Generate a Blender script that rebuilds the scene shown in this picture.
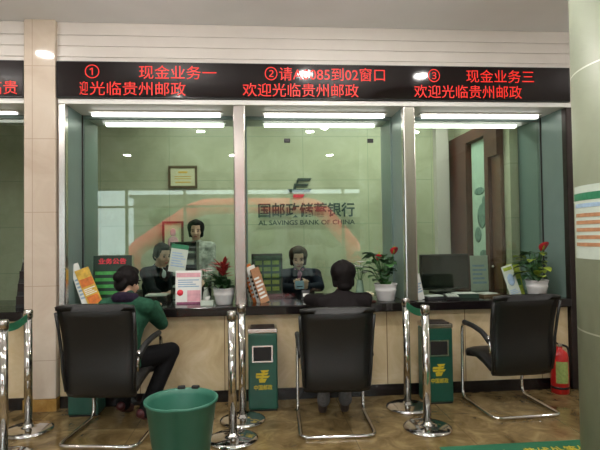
import bpy, bmesh, math, random
from mathutils import Vector, Matrix, Euler, Quaternion
random.seed(7)
PI = math.pi
SC = bpy.context.scene
COL = SC.collection
for _o in list(SC.objects):
    bpy.data.objects.remove(_o)

# ------------------------------------------------------------------ camera
cam_d = bpy.data.cameras.new('camera'); cam = bpy.data.objects.new('camera', cam_d); COL.objects.link(cam)
cam_d.sensor_width = 36.0; cam_d.lens = 500.0 / 600.0 * 36.0; cam_d.clip_start = 0.05; cam_d.clip_end = 200
_a, _p, _r = math.radians(4.6), math.radians(1.4), math.radians(0.8)
_f = Vector((math.sin(_a)*math.cos(_p), math.cos(_a)*math.cos(_p), math.sin(_p)))
_x = Vector((math.cos(_a), -math.sin(_a), 0)); _u = _x.cross(_f)
_R = _x*math.cos(_r) - _u*math.sin(_r); _U = _u*math.cos(_r) + _x*math.sin(_r)
cam.matrix_world = Matrix(((_R.x, _U.x, -_f.x, 0), (_R.y, _U.y, -_f.y, 0), (_R.z, _U.z, -_f.z, 1.42), (0, 0, 0, 1)))
SC.camera = cam

# ------------------------------------------------------------------ world, exposure
W = bpy.data.worlds.new('overcast_sky'); SC.world = W; W.use_nodes = True
wn = W.node_tree.nodes; wl = W.node_tree.links
bg = wn['Background']
tc = wn.new('ShaderNodeTexCoord'); sx = wn.new('ShaderNodeSeparateXYZ'); rp = wn.new('ShaderNodeValToRGB')
wl.new(tc.outputs['Generated'], sx.inputs[0]); wl.new(sx.outputs['Z'], rp.inputs[0])
rp.color_ramp.elements[0].position = 0.0; rp.color_ramp.elements[0].color = (0.75, 0.88, 0.90, 1)
rp.color_ramp.elements[1].position = 0.5; rp.color_ramp.elements[1].color = (0.95, 1.0, 1.0, 1)
wl.new(rp.outputs[0], bg.inputs[0]); bg.inputs[1].default_value = 2.5
SC.view_settings.view_transform = 'Standard'; SC.view_settings.look = 'None'
SC.view_settings.gamma = 1.0; SC.view_settings.use_curve_mapping = False
SC.view_settings.exposure = 1.08
try:
    SC.cycles.use_denoising = True
    SC.cycles.max_bounces = 10; SC.cycles.transparent_max_bounces = 16
    SC.cycles.sample_clamp_indirect = 4.0
except Exception:
    pass

# ------------------------------------------------------------------ lamps of the hall and added fill lamps (fixtures are modelled further down)
HALL_LIGHTS = [(-2.11, 3.59), (0.534, 3.09), (1.893, 3.08), (-2.9, 0.9), (-1.0, 0.9), (0.9, 0.9), (2.8, 0.9),
               (-2.9, -1.6), (-0.6, -1.6), (1.6, -1.6)]
def disk_light(x, y, z, power, size, color=(1.0, 0.96, 0.91)):
    l = bpy.data.lights.new('downlight_lamp', 'AREA'); l.shape = 'DISK'; l.size = size; l.energy = power; l.color = color
    o = bpy.data.objects.new('downlight_lamp', l); o.location = (x, y, z); COL.objects.link(o); return o
for _i, (_lx, _ly) in enumerate(HALL_LIGHTS):
    disk_light(_lx, _ly, 3.275, (4.0, 9.0, 5.0)[_i] if _i < 3 else 13.0, 0.15)
FILL_GLOBES = [(-2.95, 2.7), (-0.9, 3.0), (0.9, 2.86), (4.2, 3.2)]  # globe lamps added out of view to brighten ceiling and header
def rect_light(x, y, z, power, sx_, sy_, color=(0.98, 1.0, 0.92)):
    l = bpy.data.lights.new('ceiling_lamp', 'AREA'); l.shape = 'RECTANGLE'; l.size = sx_; l.size_y = sy_; l.energy = power; l.color = color
    o = bpy.data.objects.new('ceiling_lamp', l); o.location = (x, y, z); COL.objects.link(o); return o
OFFICE_LIGHTS = [(-0.7, 5.95), (0.9, 5.95), (2.0, 6.0)]  # last panel added to brighten the rear wall seen through the right booth
for _lx, _ly in OFFICE_LIGHTS:
    rect_light(_lx, _ly, 3.17, 9.0, 1.1, 0.28)

# ------------------------------------------------------------------ materials
def lin(c):
    return tuple(((v/255)/12.92 if v/255 <= 0.04045 else ((v/255+0.055)/1.055)**2.4) for v in c)
MATS = {}
def mat(name, rgb, rough=0.5, metal=0.0, var=0.08, scale=18.0, bump=0.0, spec=0.5, coat=0.0, emit=None, es=0.0):
    """one procedural material: base colour broken up by noise, optional fine bump"""
    if name in MATS: return MATS[name]
    m = bpy.data.materials.new(name); m.use_nodes = True
    nt = m.node_tree; b = nt.nodes['Principled BSDF']
    c = lin(rgb)
    tx = nt.nodes.new('ShaderNodeTexCoord'); nz = nt.nodes.new('ShaderNodeTexNoise')
    nz.inputs['Scale'].default_value = scale; nz.inputs['Detail'].default_value = 4
    nt.links.new(tx.outputs['Object'], nz.inputs['Vector'])
    cr = nt.nodes.new('ShaderNodeValToRGB')
    cr.color_ramp.elements[0].position = 0.3; cr.color_ramp.elements[1].position = 0.7
    cr.color_ramp.elements[0].color = tuple(v*(1-var) for v in c) + (1,)
    cr.color_ramp.elements[1].color = tuple(min(1, v*(1+var)) for v in c) + (1,)
    nt.links.new(nz.outputs['Fac'], cr.inputs[0]); nt.links.new(cr.outputs[0], b.inputs['Base Color'])
    b.inputs['Roughness'].default_value = rough; b.inputs['Metallic'].default_value = metal
    b.inputs['Specular IOR Level'].default_value = spec; b.inputs['Coat Weight'].default_value = coat
    if emit:
        b.inputs['Emission Color'].default_value = lin(emit) + (1,); b.inputs['Emission Strength'].default_value = es
    if bump:
        bp = nt.nodes.new('ShaderNodeBump'); bp.inputs['Strength'].default_value = bump; bp.inputs['Distance'].default_value = 0.004
        nt.links.new(nz.outputs['Fac'], bp.inputs['Height']); nt.links.new(bp.outputs[0], b.inputs['Normal'])
    MATS[name] = m; return m

def stone(name, c0, c1, c2, scale, rough, tile=None, joint=None, offset=(0, 0, 0), axes='XY', rot=0.0):
    """mottled polished stone with optional tile joints, in world metres"""
    m = bpy.data.materials.new(name); m.use_nodes = True; nt = m.node_tree; b = nt.nodes['Principled BSDF']
    g = nt.nodes.new('ShaderNodeNewGeometry')
    n1 = nt.nodes.new('ShaderNodeTexNoise'); n1.inputs['Scale'].default_value = scale; n1.inputs['Detail'].default_value = 7; n1.inputs['Roughness'].default_value = 0.62
    n1.inputs['Distortion'].default_value = 0.7
    nt.links.new(g.outputs['Position'], n1.inputs['Vector'])
    cr = nt.nodes.new('ShaderNodeValToRGB'); e = cr.color_ramp.elements
    e[0].position = 0.32; e[0].color = lin(c0) + (1,); e[1].position = 0.72; e[1].color = lin(c2) + (1,)
    k = e.new(0.52); k.color = lin(c1) + (1,)
    nt.links.new(n1.outputs['Fac'], cr.inputs[0])
    out = cr.outputs[0]
    if tile:
        sp = nt.nodes.new('ShaderNodeSeparateXYZ'); cb = nt.nodes.new('ShaderNodeCombineXYZ')
        nt.links.new(g.outputs['Position'], sp.inputs[0])
        nt.links.new(sp.outputs[axes[0]], cb.inputs[0]); nt.links.new(sp.outputs[axes[1]], cb.inputs[1])
        mp = nt.nodes.new('ShaderNodeMapping'); mp.inputs['Location'].default_value = offset; mp.inputs['Rotation'].default_value = (0, 0, rot)
        nt.links.new(cb.outputs[0], mp.inputs[0])
        bk = nt.nodes.new('ShaderNodeTexBrick'); bk.offset = 0; bk.squash = 1
        bk.inputs['Scale'].default_value = 1; bk.inputs['Brick Width'].default_value = tile[0]; bk.inputs['Row Height'].default_value = tile[1]
        bk.inputs['Mortar Size'].default_value = tile[2]; bk.inputs['Mortar Smooth'].default_value = 0.1
        nt.links.new(mp.outputs[0], bk.inputs['Vector'])
        mx = nt.nodes.new('ShaderNodeMix'); mx.data_type = 'RGBA'
        nt.links.new(bk.outputs['Fac'], mx.inputs['Factor']); nt.links.new(out, mx.inputs[6]); mx.inputs[7].default_value = lin(joint) + (1,)
        out = mx.outputs[2]
    nt.links.new(out, b.inputs['Base Color']); b.inputs['Roughness'].default_value = rough
    MATS[name] = m; return m

M_floor = stone('polished_brown_marble', (84, 68, 40), (118, 100, 66), (150, 132, 94), 5.0, 0.11, (0.8, 0.8, 0.003), (92, 78, 52), (0.15, 0.1, 0))
M_cream = stone('cream_marble_panel', (176, 156, 120), (196, 177, 142), (212, 196, 166), 3.0, 0.22, (0.72, 3.0, 0.004), (120, 100, 75), (0.318, 1.0, 0), 'XZ')
M_black = mat('black_granite', (24, 20, 21), 0.12, 0, 0.5, 140)
M_basebd = mat('black_stone_skirting', (22, 17, 17), 0.25, 0, 0.4, 80)
M_tile = stone('beige_pillar_tile', (190, 174, 158), (200, 186, 170), (208, 196, 182), 2.2, 0.09, (4.0, 0.62, 0.003), (172, 154, 138), (1.9, 0.20, 0), 'XZ')
M_column = stone('pale_column_tile', (126, 134, 114), (136, 144, 122), (144, 152, 130), 2.2, 0.5, (9.0, 0.62, 0.004), (200, 204, 190), (4.0, 0.285, 0), 'XZ')
M_plinth = stone('ochre_marble_plinth', (128, 94, 44), (160, 122, 62), (178, 144, 86), 6.0, 0.2)
M_white = mat('white_plaster', (196, 190, 182), 0.6, 0, 0.02, 4)
M_ceil = mat('ceiling_paint', (232, 233, 234), 0.7, 0, 0.02, 3)
M_header = mat('grey_white_header_panel', (214, 208, 202), 0.35, 0, 0.03, 5)
M_soffit = mat('grey_soffit', (218, 218, 214), 0.5, 0, 0.03, 5)
M_greenwall = stone('pale_green_wall_stone', (162, 166, 138), (176, 180, 152), (188, 192, 168), 2.6, 0.35, (0.9, 0.6, 0.004), (146, 160, 132), (0.3, 0.2, 0), 'XZ')
M_divider = mat('grey_green_divider_panel', (112, 132, 128), 0.3, 0.0, 0.04, 6)
M_steel = mat('brushed_stainless', (205, 200, 196), 0.24, 1.0, 0.05, 60)
M_chrome = mat('chrome', (214, 212, 210), 0.10, 1.0, 0.03, 40)
M_darkmetal = mat('dark_bronze_frame', (46, 38, 36), 0.4, 0.5, 0.1, 20)
M_lightwhite = mat('white_enamel', (225, 225, 222), 0.4, 0, 0.02, 10)
M_tube = mat('lamp_diffuser', (255, 255, 250), 0.5, 0, 0.0, 5, emit=(255, 252, 244), es=2.1)
M_bulb = mat('downlight_lens', (255, 250, 240), 0.5, 0, 0.0, 5, emit=(255, 244, 228), es=5.0)
M_globe = mat('fill_globe_opal', (255, 250, 240), 0.5, 0, 0.0, 5, emit=(255, 249, 242), es=82.0)
M_ledface = mat('black_led_face', (18, 8, 11), 0.07, 0, 0.3, 90)
M_ledred = mat('red_led_text', (120, 10, 8), 0.5, 0, 0.1, 300, emit=(255, 44, 30), es=0.42)
M_leather = mat('black_leather', (20, 20, 20), 0.42, 0, 0.2, 120, bump=0.15)
M_leather2 = mat('worn_black_leather', (34, 35, 33), 0.5, 0, 0.2, 120, bump=0.15)
M_rubber = mat('black_rubber', (18, 18, 18), 0.6, 0, 0.2, 60)
M_plastic = mat('black_plastic', (26, 27, 28), 0.35, 0, 0.15, 50)
M_bingreen = mat('dark_green_bin_enamel', (24, 74, 60), 0.32, 0, 0.08, 14)
M_yellow = mat('yellow_print', (196, 176, 44), 0.5, 0, 0.1, 60)
M_bucket = mat('green_bucket_plastic', (52, 108, 90), 0.38, 0, 0.06, 9)
M_belt = mat('green_belt_webbing', (16, 104, 70), 0.7, 0, 0.15, 200)
M_matgreen = mat('green_floor_mat', (22, 96, 66), 0.85, 0, 0.2, 120, bump=0.3)
M_red = mat('red_extinguisher_paint', (176, 26, 24), 0.3, 0, 0.08, 20)
M_pot = mat('white_glazed_pot', (222, 222, 222), 0.2, 0, 0.03, 8)
M_soil = mat('potting_soil', (40, 30, 22), 0.9, 0, 0.4, 90)
M_leaf = mat('deep_green_leaf', (34, 66, 34), 0.4, 0, 0.35, 26)
M_leaf2 = mat('mid_green_leaf', (58, 104, 52), 0.4, 0, 0.3, 26)
M_leafy = mat('yellow_green_leaf', (150, 170, 60), 0.45, 0, 0.25, 26)
M_flower = mat('red_petal', (190, 34, 48), 0.4, 0, 0.2, 30)
M_pink = mat('pink_petal', (226, 160, 160), 0.5, 0, 0.15, 30)
M_paper = mat('white_paper', (228, 230, 226), 0.7, 0, 0.03, 12)
M_paper2 = mat('grey_white_paper', (190, 202, 190), 0.7, 0, 0.04, 12)
M_ink = mat('black_ink', (40, 42, 44), 0.6, 0, 0.1, 60)
M_pgreen = mat('green_print', (40, 120, 84), 0.55, 0, 0.1, 60)
M_pbright = mat('bright_green_print', (64, 150, 70), 0.55, 0, 0.25, 26)
M_pred = mat('red_print', (226, 50, 70), 0.55, 0, 0.1, 60)
M_ppink = mat('pink_print', (222, 168, 178), 0.6, 0, 0.15, 20)
M_porange = mat('orange_print', (206, 112, 42), 0.55, 0, 0.25, 26)
M_pyellow = mat('golden_print', (206, 168, 62), 0.55, 0, 0.25, 26)
M_pbrown = mat('tan_print', (176, 128, 92), 0.6, 0, 0.15, 40)
M_pdkgreen = mat('dark_green_print', (20, 48, 34), 0.5, 0, 0.2, 26)
M_pblue = mat('pale_blue_print', (150, 176, 200), 0.6, 0, 0.15, 26)
M_wood = mat('red_brown_wood', (74, 38, 28), 0.35, 0, 0.25, 7)
M_wood2 = mat('brown_door_wood', (92, 60, 42), 0.35, 0, 0.2, 7)
M_goldframe = mat('brown_picture_frame', (92, 78, 52), 0.4, 0.2, 0.15, 30)
M_cream2 = mat('cream_certificate', (206, 204, 170), 0.6, 0, 0.06, 20)
M_logo = mat('dark_green_lettering', (30, 56, 50), 0.4, 0, 0.08, 30)
M_skin = mat('skin', (202, 158, 134), 0.5, 0, 0.06, 30)
M_skin2 = mat('fair_skin', (214, 172, 150), 0.5, 0, 0.06, 30)
M_lips = mat('lips', (166, 84, 80), 0.45, 0, 0.05, 30)
M_eye = mat('dark_eye', (26, 20, 18), 0.2, 0, 0.05, 30)
M_hair = mat('black_hair', (20, 16, 16), 0.6, 0, 0.35, 70, bump=0.4, spec=0.12)
M_hair2 = mat('dark_brown_hair', (60, 42, 32), 0.45, 0, 0.3, 70, bump=0.4, spec=0.12)
M_gjacket = mat('dark_green_jacket', (36, 74, 56), 0.8, 0, 0.2, 40, bump=0.3, spec=0.12)
M_bjacket = mat('black_jacket', (24, 20, 21), 0.8, 0, 0.2, 40, bump=0.3, spec=0.12)
M_suit = mat('navy_suit', (24, 30, 44), 0.75, 0, 0.15, 40, bump=0.2, spec=0.12)
M_dsuit = mat('black_suit', (22, 26, 30), 0.75, 0, 0.15, 40, bump=0.2, spec=0.12)
M_trouser = mat('black_trousers', (18, 18, 20), 0.8, 0, 0.2, 40, bump=0.2, spec=0.12)
M_sneaker = mat('grey_sneaker', (92, 92, 94), 0.7, 0, 0.15, 40, spec=0.12)
M_sole = mat('grey_sole', (92, 90, 90), 0.8, 0, 0.2, 60, spec=0.12)
M_maroon = mat('maroon_leather', (72, 26, 32), 0.45, 0, 0.2, 40)
M_scarf = mat('mauve_scarf', (150, 84, 116), 0.7, 0, 0.25, 50)
M_shirt = mat('white_shirt', (214, 220, 222), 0.7, 0, 0.04, 30)
M_greycoat = mat('grey_white_patterned_coat', (166, 170, 160), 0.8, 0, 0.45, 24, spec=0.12)
M_purple = mat('dark_purple_hood', (36, 28, 44), 0.85, 0, 0.3, 40, bump=0.3, spec=0.12)
M_asphalt = mat('dark_street_paving', (66, 70, 66), 0.8, 0, 0.15, 2)
M_arch = mat('red_inflatable_fabric', (250, 48, 50), 0.5, 0, 0.08, 3)
M_tree = mat('street_tree_foliage', (60, 86, 52), 0.8, 0, 0.45, 3)
M_bark = mat('tree_bark', (70, 58, 48), 0.9, 0, 0.3, 10)
M_screen = mat('dark_screen', (14, 24, 20), 0.15, 0, 0.2, 9)

def glass_mat(name, tint, refl=1.0):
    m = bpy.data.materials.new(name); m.use_nodes = True; nt = m.node_tree
    nt.nodes.remove(nt.nodes['Principled BSDF'])
    out = nt.nodes['Material Output']
    t = nt.nodes.new('ShaderNodeBsdfTransparent'); t.inputs[0].default_value = tint + (1,)
    g = nt.nodes.new('ShaderNodeBsdfGlossy'); g.inputs['Roughness'].default_value = 0.0
    fr = nt.nodes.new('ShaderNodeFresnel'); fr.inputs['IOR'].default_value = 1.52
    mu = nt.nodes.new('ShaderNodeMath'); mu.operation = 'MULTIPLY'; mu.inputs[1].default_value = refl
    nt.links.new(fr.outputs[0], mu.inputs[0])
    mx = nt.nodes.new('ShaderNodeMixShader'); nt.links.new(mu.outputs[0], mx.inputs[0])
    nt.links.new(t.outputs[0], mx.inputs[1]); nt.links.new(g.outputs[0], mx.inputs[2]); nt.links.new(mx.outputs[0], out.inputs[0])
    MATS[name] = m; return m
M_glass = glass_mat('green_tinted_bandit_glass', (0.90, 0.965, 0.915), 1.25)
M_clear = glass_mat('clear_window_glass', (0.97, 0.98, 0.975), 0.5)

# ------------------------------------------------------------------ mesh builder
class MB:
    def __init__(s): s.bm = bmesh.new()
    def _new(s, verts, mi, smooth):
        fs = set()
        for v in verts:
            for f in v.link_faces: fs.add(f)
        for f in fs: f.material_index = mi; f.smooth = smooth
    def box(s, c, d, rot=None, mi=0, bev=0.0):
        r = bmesh.ops.create_cube(s.bm, size=1.0); vs = r['verts']
        bmesh.ops.scale(s.bm, vec=d, verts=vs)
        if bev > 0:
            es = list({e for v in vs for e in v.link_edges})
            q = bmesh.ops.bevel(s.bm, geom=es, offset=bev, segments=2, profile=0.5, affect='EDGES')
            vs = list({v for f in q['faces'] for v in f.verts} | {v for v in vs if v.is_valid})
            seen = set(vs); st = list(vs)
            while st:
                v = st.pop()
                for e in v.link_edges:
                    w = e.other_vert(v)
                    if w not in seen: seen.add(w); st.append(w)
            vs = list(seen)
        if rot: bmesh.ops.rotate(s.bm, cent=(0, 0, 0), matrix=Euler(rot).to_matrix(), verts=vs)
        bmesh.ops.translate(s.bm, vec=c, verts=vs)
        s._new(vs, mi, False); return s
    def b2(s, lo, hi, mi=0, bev=0.0):
        return s.box([(a+b)/2 for a, b in zip(lo, hi)], [b-a for a, b in zip(lo, hi)], None, mi, bev)
    def lathe(s, prof, c=(0, 0, 0), seg=40, mi=0, axis='Z', cap=True, smooth=True):
        rings = []
        for r, z in prof:
            ring = []
            for k in range(seg):
                t = 2*PI*k/seg; p = (r*math.cos(t), r*math.sin(t), z)
                if axis == 'Y': p = (p[0], p[2], p[1])
                if axis == 'X': p = (p[2], p[0], p[1])
                ring.append(s.bm.verts.new((p[0]+c[0], p[1]+c[1], p[2]+c[2])))
            rings.append(ring)
        fl = []
        for a, b in zip(rings, rings[1:]):
            for k in range(seg):
                fl.append(s.bm.faces.new((a[k], a[(k+1) % seg], b[(k+1) % seg], b[k])))
        for f in fl: f.smooth = smooth; f.material_index = mi
        if cap:
            for r in (rings[0][::-1], rings[-1]):
                try: f = s.bm.faces.new(r); f.material_index = mi
                except Exception: pass
        return s
    def tube(s, pts, r, seg=12, mi=0, fillet=0.0, r1=None):
        pts = [Vector(p) for p in pts]
        if fillet > 0:
            q = [pts[0]]
            for a, b, c in zip(pts, pts[1:], pts[2:]):
                d1 = (a-b); d2 = (c-b); f = min(fillet, d1.length*0.48, d2.length*0.48)
                p0 = b+d1.normalized()*f; p2 = b+d2.normalized()*f
                for k in range(7):
                    t = k/6; q.append(p0*(1-t)**2 + b*2*t*(1-t) + p2*t*t)
            q.append(pts[-1]); pts = q
        n = len(pts); tan = []
        for i in range(n):
            tan.append((pts[min(i+1, n-1)]-pts[max(i-1, 0)]).normalized())
        up = Vector((0, 0, 1)) if abs(tan[0].z) < 0.9 else Vector((1, 0, 0))
        nrm = tan[0].cross(up).normalized(); rings = []
        for i in range(n):
            if i: 
                qn = tan[i-1].rotation_difference(tan[i]); nrm = qn @ nrm
            bn = tan[i].cross(nrm).normalized(); rr = r if r1 is None else r+(r1-r)*i/(n-1)
            rings.append([s.bm.verts.new(pts[i]+nrm*rr*math.cos(2*PI*k/seg)+bn*rr*math.sin(2*PI*k/seg)) for k in range(seg)])
        for a, b in zip(rings, rings[1:]):
            for k in range(seg):
                f = s.bm.faces.new((a[k], b[k], b[(k+1) % seg], a[(k+1) % seg])); f.smooth = True; f.material_index = mi
        for rg in (rings[0], rings[-1][::-1]):
            f = s.bm.faces.new(rg); f.material_index = mi
        return s
    def ball(s, c, r, mi=0, sub=2, rot=None):
        if not hasattr(r, '__len__'): r = (r, r, r)
        q = bmesh.ops.create_icosphere(s.bm, subdivisions=sub, radius=1.0); vs = q['verts']
        bmesh.ops.scale(s.bm, vec=r, verts=vs)
        if rot is not None: bmesh.ops.rotate(s.bm, cent=(0, 0, 0), matrix=rot, verts=vs)
        bmesh.ops.translate(s.bm, vec=c, verts=vs); s._new(vs, mi, True); return s
    def poly(s, pts, thick, mi=0):
        """flat outline in the XZ plane extruded along +Y by thick"""
        a = [s.bm.verts.new((p[0], 0, p[1])) for p in pts]; b = [s.bm.verts.new((p[0], thick, p[1])) for p in pts]
        fs = [s.bm.faces.new(a), s.bm.faces.new(b[::-1])]
        for k in range(len(pts)):
            fs.append(s.bm.faces.new((a[k], b[k], b[(k+1) % len(pts)], a[(k+1) % len(pts)])))
        for f in fs: f.material_index = mi
        return s
    def leaf(s, base, az, length, width, rise, droop, mi=0, n=7, fold=0.25, tw=0.0):
        """a curved blade with a mid-rib fold: rises at angle rise then droops"""
        base = Vector(base); d = Vector((math.cos(az), math.sin(az), 0)); sd = Vector((-math.sin(az), math.cos(az), 0))
        p = base.copy(); L = []; ang = rise
        for i in range(n+1):
            t = i/n; w = width*(math.sin(PI*min(1, t*0.93+0.07))**0.8)*0.5
            dirv = d*math.cos(ang)+Vector((0, 0, 1))*math.sin(ang); nn = sd.cross(dirv) * -1
            L.append((p+sd*w+nn*w*fold, p.copy(), p-sd*w+nn*w*fold))
            p = p+dirv*(length/n); ang -= droop/n
        vr = [[s.bm.verts.new(q) for q in row] for row in L]
        for a, b in zip(vr, vr[1:]):
            for k in (0, 1):
                f = s.bm.faces.new((a[k], a[k+1], b[k+1], b[k])); f.smooth = True; f.material_index = mi
        return s
    def build(s, name, mats, parent=None, loc=None, rot=None, recalc=True, solid=0.0):
        if recalc: bmesh.ops.recalc_face_normals(s.bm, faces=s.bm.faces)
        me = bpy.data.meshes.new(name); s.bm.to_mesh(me); s.bm.free()
        if not isinstance(mats, (list, tuple)): mats = [mats]
        for m in mats: me.materials.append(m)
        o = bpy.data.objects.new(name, me); COL.objects.link(o)
        if parent: o.parent = parent
        if loc: o.location = loc
        if rot: o.rotation_euler = rot
        if solid:
            md = o.modifiers.new('thickness', 'SOLIDIFY'); md.thickness = solid
        return o

def tag(o, label=None, cat=None, group=None, kind=None):
    if label: o['label'] = label
    if cat: o['category'] = cat
    if group: o['group'] = group
    if kind: o['kind'] = kind
    return o
def thing(name, label, cat, loc=(0, 0, 0), rz=0.0, group=None, rot=None, scale=None):
    o = bpy.data.objects.new(name, None); o.empty_display_size = 0.1; COL.objects.link(o)
    o.location = loc; o.rotation_euler = rot if rot else (0, 0, rz)
    if scale: o.scale = (scale,)*3
    return tag(o, label, cat, group)
def struct(name, mb, mats, parent=None):
    o = mb.build(name, mats, parent)
    o['kind'] = 'structure'
    return o
def dup(root, loc, rz, label, group=None, scale=None):
    r = root.copy(); COL.objects.link(r); r.location = loc; r.rotation_euler = (0, 0, rz); r['label'] = label
    if group: r['group'] = group
    if scale: r.scale = (scale,)*3
    for ch in list(root.children):
        c = ch.copy(); COL.objects.link(c); c.parent = r
        for g in list(ch.children):
            d = g.copy(); COL.objects.link(d); d.parent = c
    return r
def text(body, width, height, m, parent, loc, rot=(PI/2, 0, 0), name='lettering', ext=0.001, bold=0.0, align='LEFT'):
    cu = bpy.data.curves.new(name, 'FONT'); cu.body = body; cu.size = 1.0; cu.extrude = 0.0; cu.offset = bold
    cu.resolution_u = 3
    t = bpy.data.objects.new(name, cu); COL.objects.link(t)
    bpy.context.view_layer.update()
    me = bpy.data.meshes.new_from_object(t.evaluated_get(bpy.context.evaluated_depsgraph_get()))
    bpy.data.objects.remove(t); bpy.data.curves.remove(cu)
    xs = [v.co.x for v in me.vertices]; ys = [v.co.y for v in me.vertices]
    x0, x1, y0, y1 = min(xs), max(xs), min(ys), max(ys)
    for v in me.vertices:
        v.co.x = (v.co.x-x0)/(x1-x0)*width; v.co.y = (v.co.y-y0)/(y1-y0)*height; v.co.z = ext
        if align == 'CENTER': v.co.x -= width/2
    me.materials.clear(); me.materials.append(m)
    me.name = name
    o = bpy.data.objects.new(name, me); COL.objects.link(o); o.parent = parent; o.location = loc; o.rotation_euler = rot
    return o

# ================================================================== SETTING
XL, XR, YF = -5.2, 4.6, -4.6
YC = 4.4        # counter wall plane
YB = 6.8        # rear wall of the teller room
CEIL = 3.3
struct('floor', MB().b2((XL, YF, -0.1), (XR, YB, 0.0)), M_floor)
struct('ceiling', MB().b2((XL-.1, YF-.1, CEIL), (XR+.1, YC+0.15, CEIL+0.12)), M_ceil)
struct('ceiling_office', MB().b2((XL, YC+0.15, 3.2), (XR, YB+.1, 3.32)), M_ceil)
struct('wall_left', MB().b2((XL-.12, YF, 0), (XL, YB, CEIL)), M_white)
struct('wall_right', MB().b2((XR, YF, 0), (XR+.12, YB, CEIL)), M_white)
struct('wall_back', MB().b2((XL, YB, 0), (XR, YB+.12, 3.3)), M_greenwall)
struct('wall_office', MB().b2((2.74, 5.262, 0), (2.84, YB, 3.2)), M_greenwall)
# header over the tellers, with its shallow horizontal grooves
hd = MB()
zs = [2.95, 2.995, 3.09, 3.185, 3.3]
hd.b2((XL, YC+0.012, 2.606), (XR, YC+0.15, CEIL))
for z0, z1 in zip(zs, zs[1:]): hd.b2((XL, YC, z0+0.004), (XR, YC+0.03, z1-0.004))
struct('wall_header', hd, M_header)
struct('trim_1', MB().b2((-1.706, YC-0.012, 2.588), (2.9, YC+0.016, 2.632), bev=0.004), M_lightwhite)
struct('trim_2', MB().b2((XL, YC-0.012, 2.588), (-1.976, YC+0.016, 2.632), bev=0.004), M_lightwhite)
# soffit over the booths
struct('ceiling_booth', MB().b2((XL, YC+0.02, 2.59), (2.84, 5.25, 2.64)), M_soffit)
# dividers between the booths
struct('wall_divider', MB().b2((-1.71, YC+0.06, 0.832), (-1.645, 5.25, 2.589)), M_divider)
struct('wall_divider.001', MB().b2((-0.212, YC+0.06, 0.832), (-0.128, 5.25, 2.589)), M_divider)
struct('wall_divider.002', MB().b2((1.302, YC+0.06, 0.832), (1.396, 5.25, 2.589)), M_divider)
struct('wall_divider.003', MB().b2((2.83, YC+0.05, 0.0), (2.92, 5.25, 2.589)), M_divider)
# thin joint strips on the end dividers where the glass meets them
struct('trim_3', MB().b2((-1.646, 4.79, 0.832), (-1.636, 4.85, 2.588)), M_darkmetal)
struct('trim_4', MB().b2((2.820, 4.79, 0.832), (2.831, 4.85, 2.588)), M_darkmetal)
# stainless jacket posts at the front of the dividers
def post(n, x0, x1, m, z0=0.832):
    struct(n, MB().b2((x0, YC-0.02, z0), (x1, YC+0.06, 2.588), bev=0.012), m)
post('trim_5', -1.706, -1.643, M_steel)
post('trim_6', -0.222, -0.118, M_steel)
post('trim_7', 1.295, 1.406, M_steel)
post('trim_8', 2.83, 2.905, M_darkmetal, 0.0)
# wall that closes the side of the counter on the right
struct('wall_return', MB().b2((2.905, YC, 0), (XR, YC+0.15, 2.6)), M_greenwall)
# left tiled pillar and its ochre plinth
struct('pillar', MB().b2((-1.97, 4.355, 0.10), (-1.712, 4.56, CEIL), bev=0.008), M_tile)
struct('baseboard_pillar', MB().b2((-1.976, 4.348, 0), (-1.706, 4.56, 0.10)), M_plinth)
# right round column
struct('column', MB().lathe([(0.40, 0.0), (0.40, CEIL)], (1.918, 2.186, 0), 96), M_column)

# front glazing behind the viewer, daylight comes in here
wf = MB()
wf.b2((XL, YF-.12, 0), (XR, YF, 0.25)); wf.b2((XL, YF-.12, 2.85), (XR, YF, CEIL))
wf.b2((XL, YF-.12, 0.25), (-4.9, YF, 2.85)); wf.b2((3.5, YF-.12, 0.25), (XR, YF, 2.85))
struct('wall_front', wf, M_white)
cols = [-4.9, -3.7, -2.1, -0.6, 0.9, 2.4, 3.5]
for i, (xa, xb) in enumerate(zip(cols, cols[1:])):
    w = MB()
    w.b2((xa, YF-.09, 0.25), (xa+.04, YF-.03, 2.85)); w.b2((xb-.04, YF-.09, 0.25), (xb, YF-.03, 2.85))
    w.b2((xa+.04, YF-.09, 0.25), (xb-.04, YF-.03, 0.31)); w.b2((xa+.04, YF-.09, 2.79), (xb-.04, YF-.03, 2.85))
    w.b2((xa+.04, YF-.09, 2.30), (xb-.04, YF-.03, 2.36))
    wo = struct('window_%d' % (i+5), w, M_darkmetal)
    gp = MB().b2((xa+.04, YF-.064, .31), (xb-.04, YF-.056, 2.79)).build('pane', M_clear, wo); gp['kind'] = 'structure'
# street outside
struct('pavement', MB().b2((-30, -40, -0.25), (30, YF-.12, -0.05)), M_asphalt)

# ================================================================== COUNTER, GLASS, LAMPS, LED BOARDS
ct = thing('teller_counter', 'long teller counter with cream marble front and black granite worktop', 'counter', (0.6, 4.42, 0))
cx = 0.6; x0, x1 = -1.704-cx, 2.82-cx
MB().b2((x0, 0, 0.10), (x1, 0.06, 0.752)).build('front_panel', M_cream, ct)
MB().b2((x0, -0.008, 0), (x1, 0.06, 0.10)).build('baseboard', M_basebd, ct)
MB().b2((x0, -0.07, 0.752), (x1, 0.83, 0.83), bev=0.008).build('worktop', M_black, ct)
MB().b2((x0, 0.70, 0), (x1, 0.76, 0.752)).build('rear_panel', M_divider, ct)
ct2 = thing('teller_counter', 'piece of teller counter left of the tiled pillar', 'counter', (-3.06, 4.42, 0))
x0, x1 = -1.1, 1.08
MB().b2((x0, 0, 0.10), (x1, 0.06, 0.752)).build('front_panel', M_cream, ct2)
MB().b2((x0, -0.008, 0), (x1, 0.06, 0.10)).build('baseboard', M_basebd, ct2)
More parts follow.
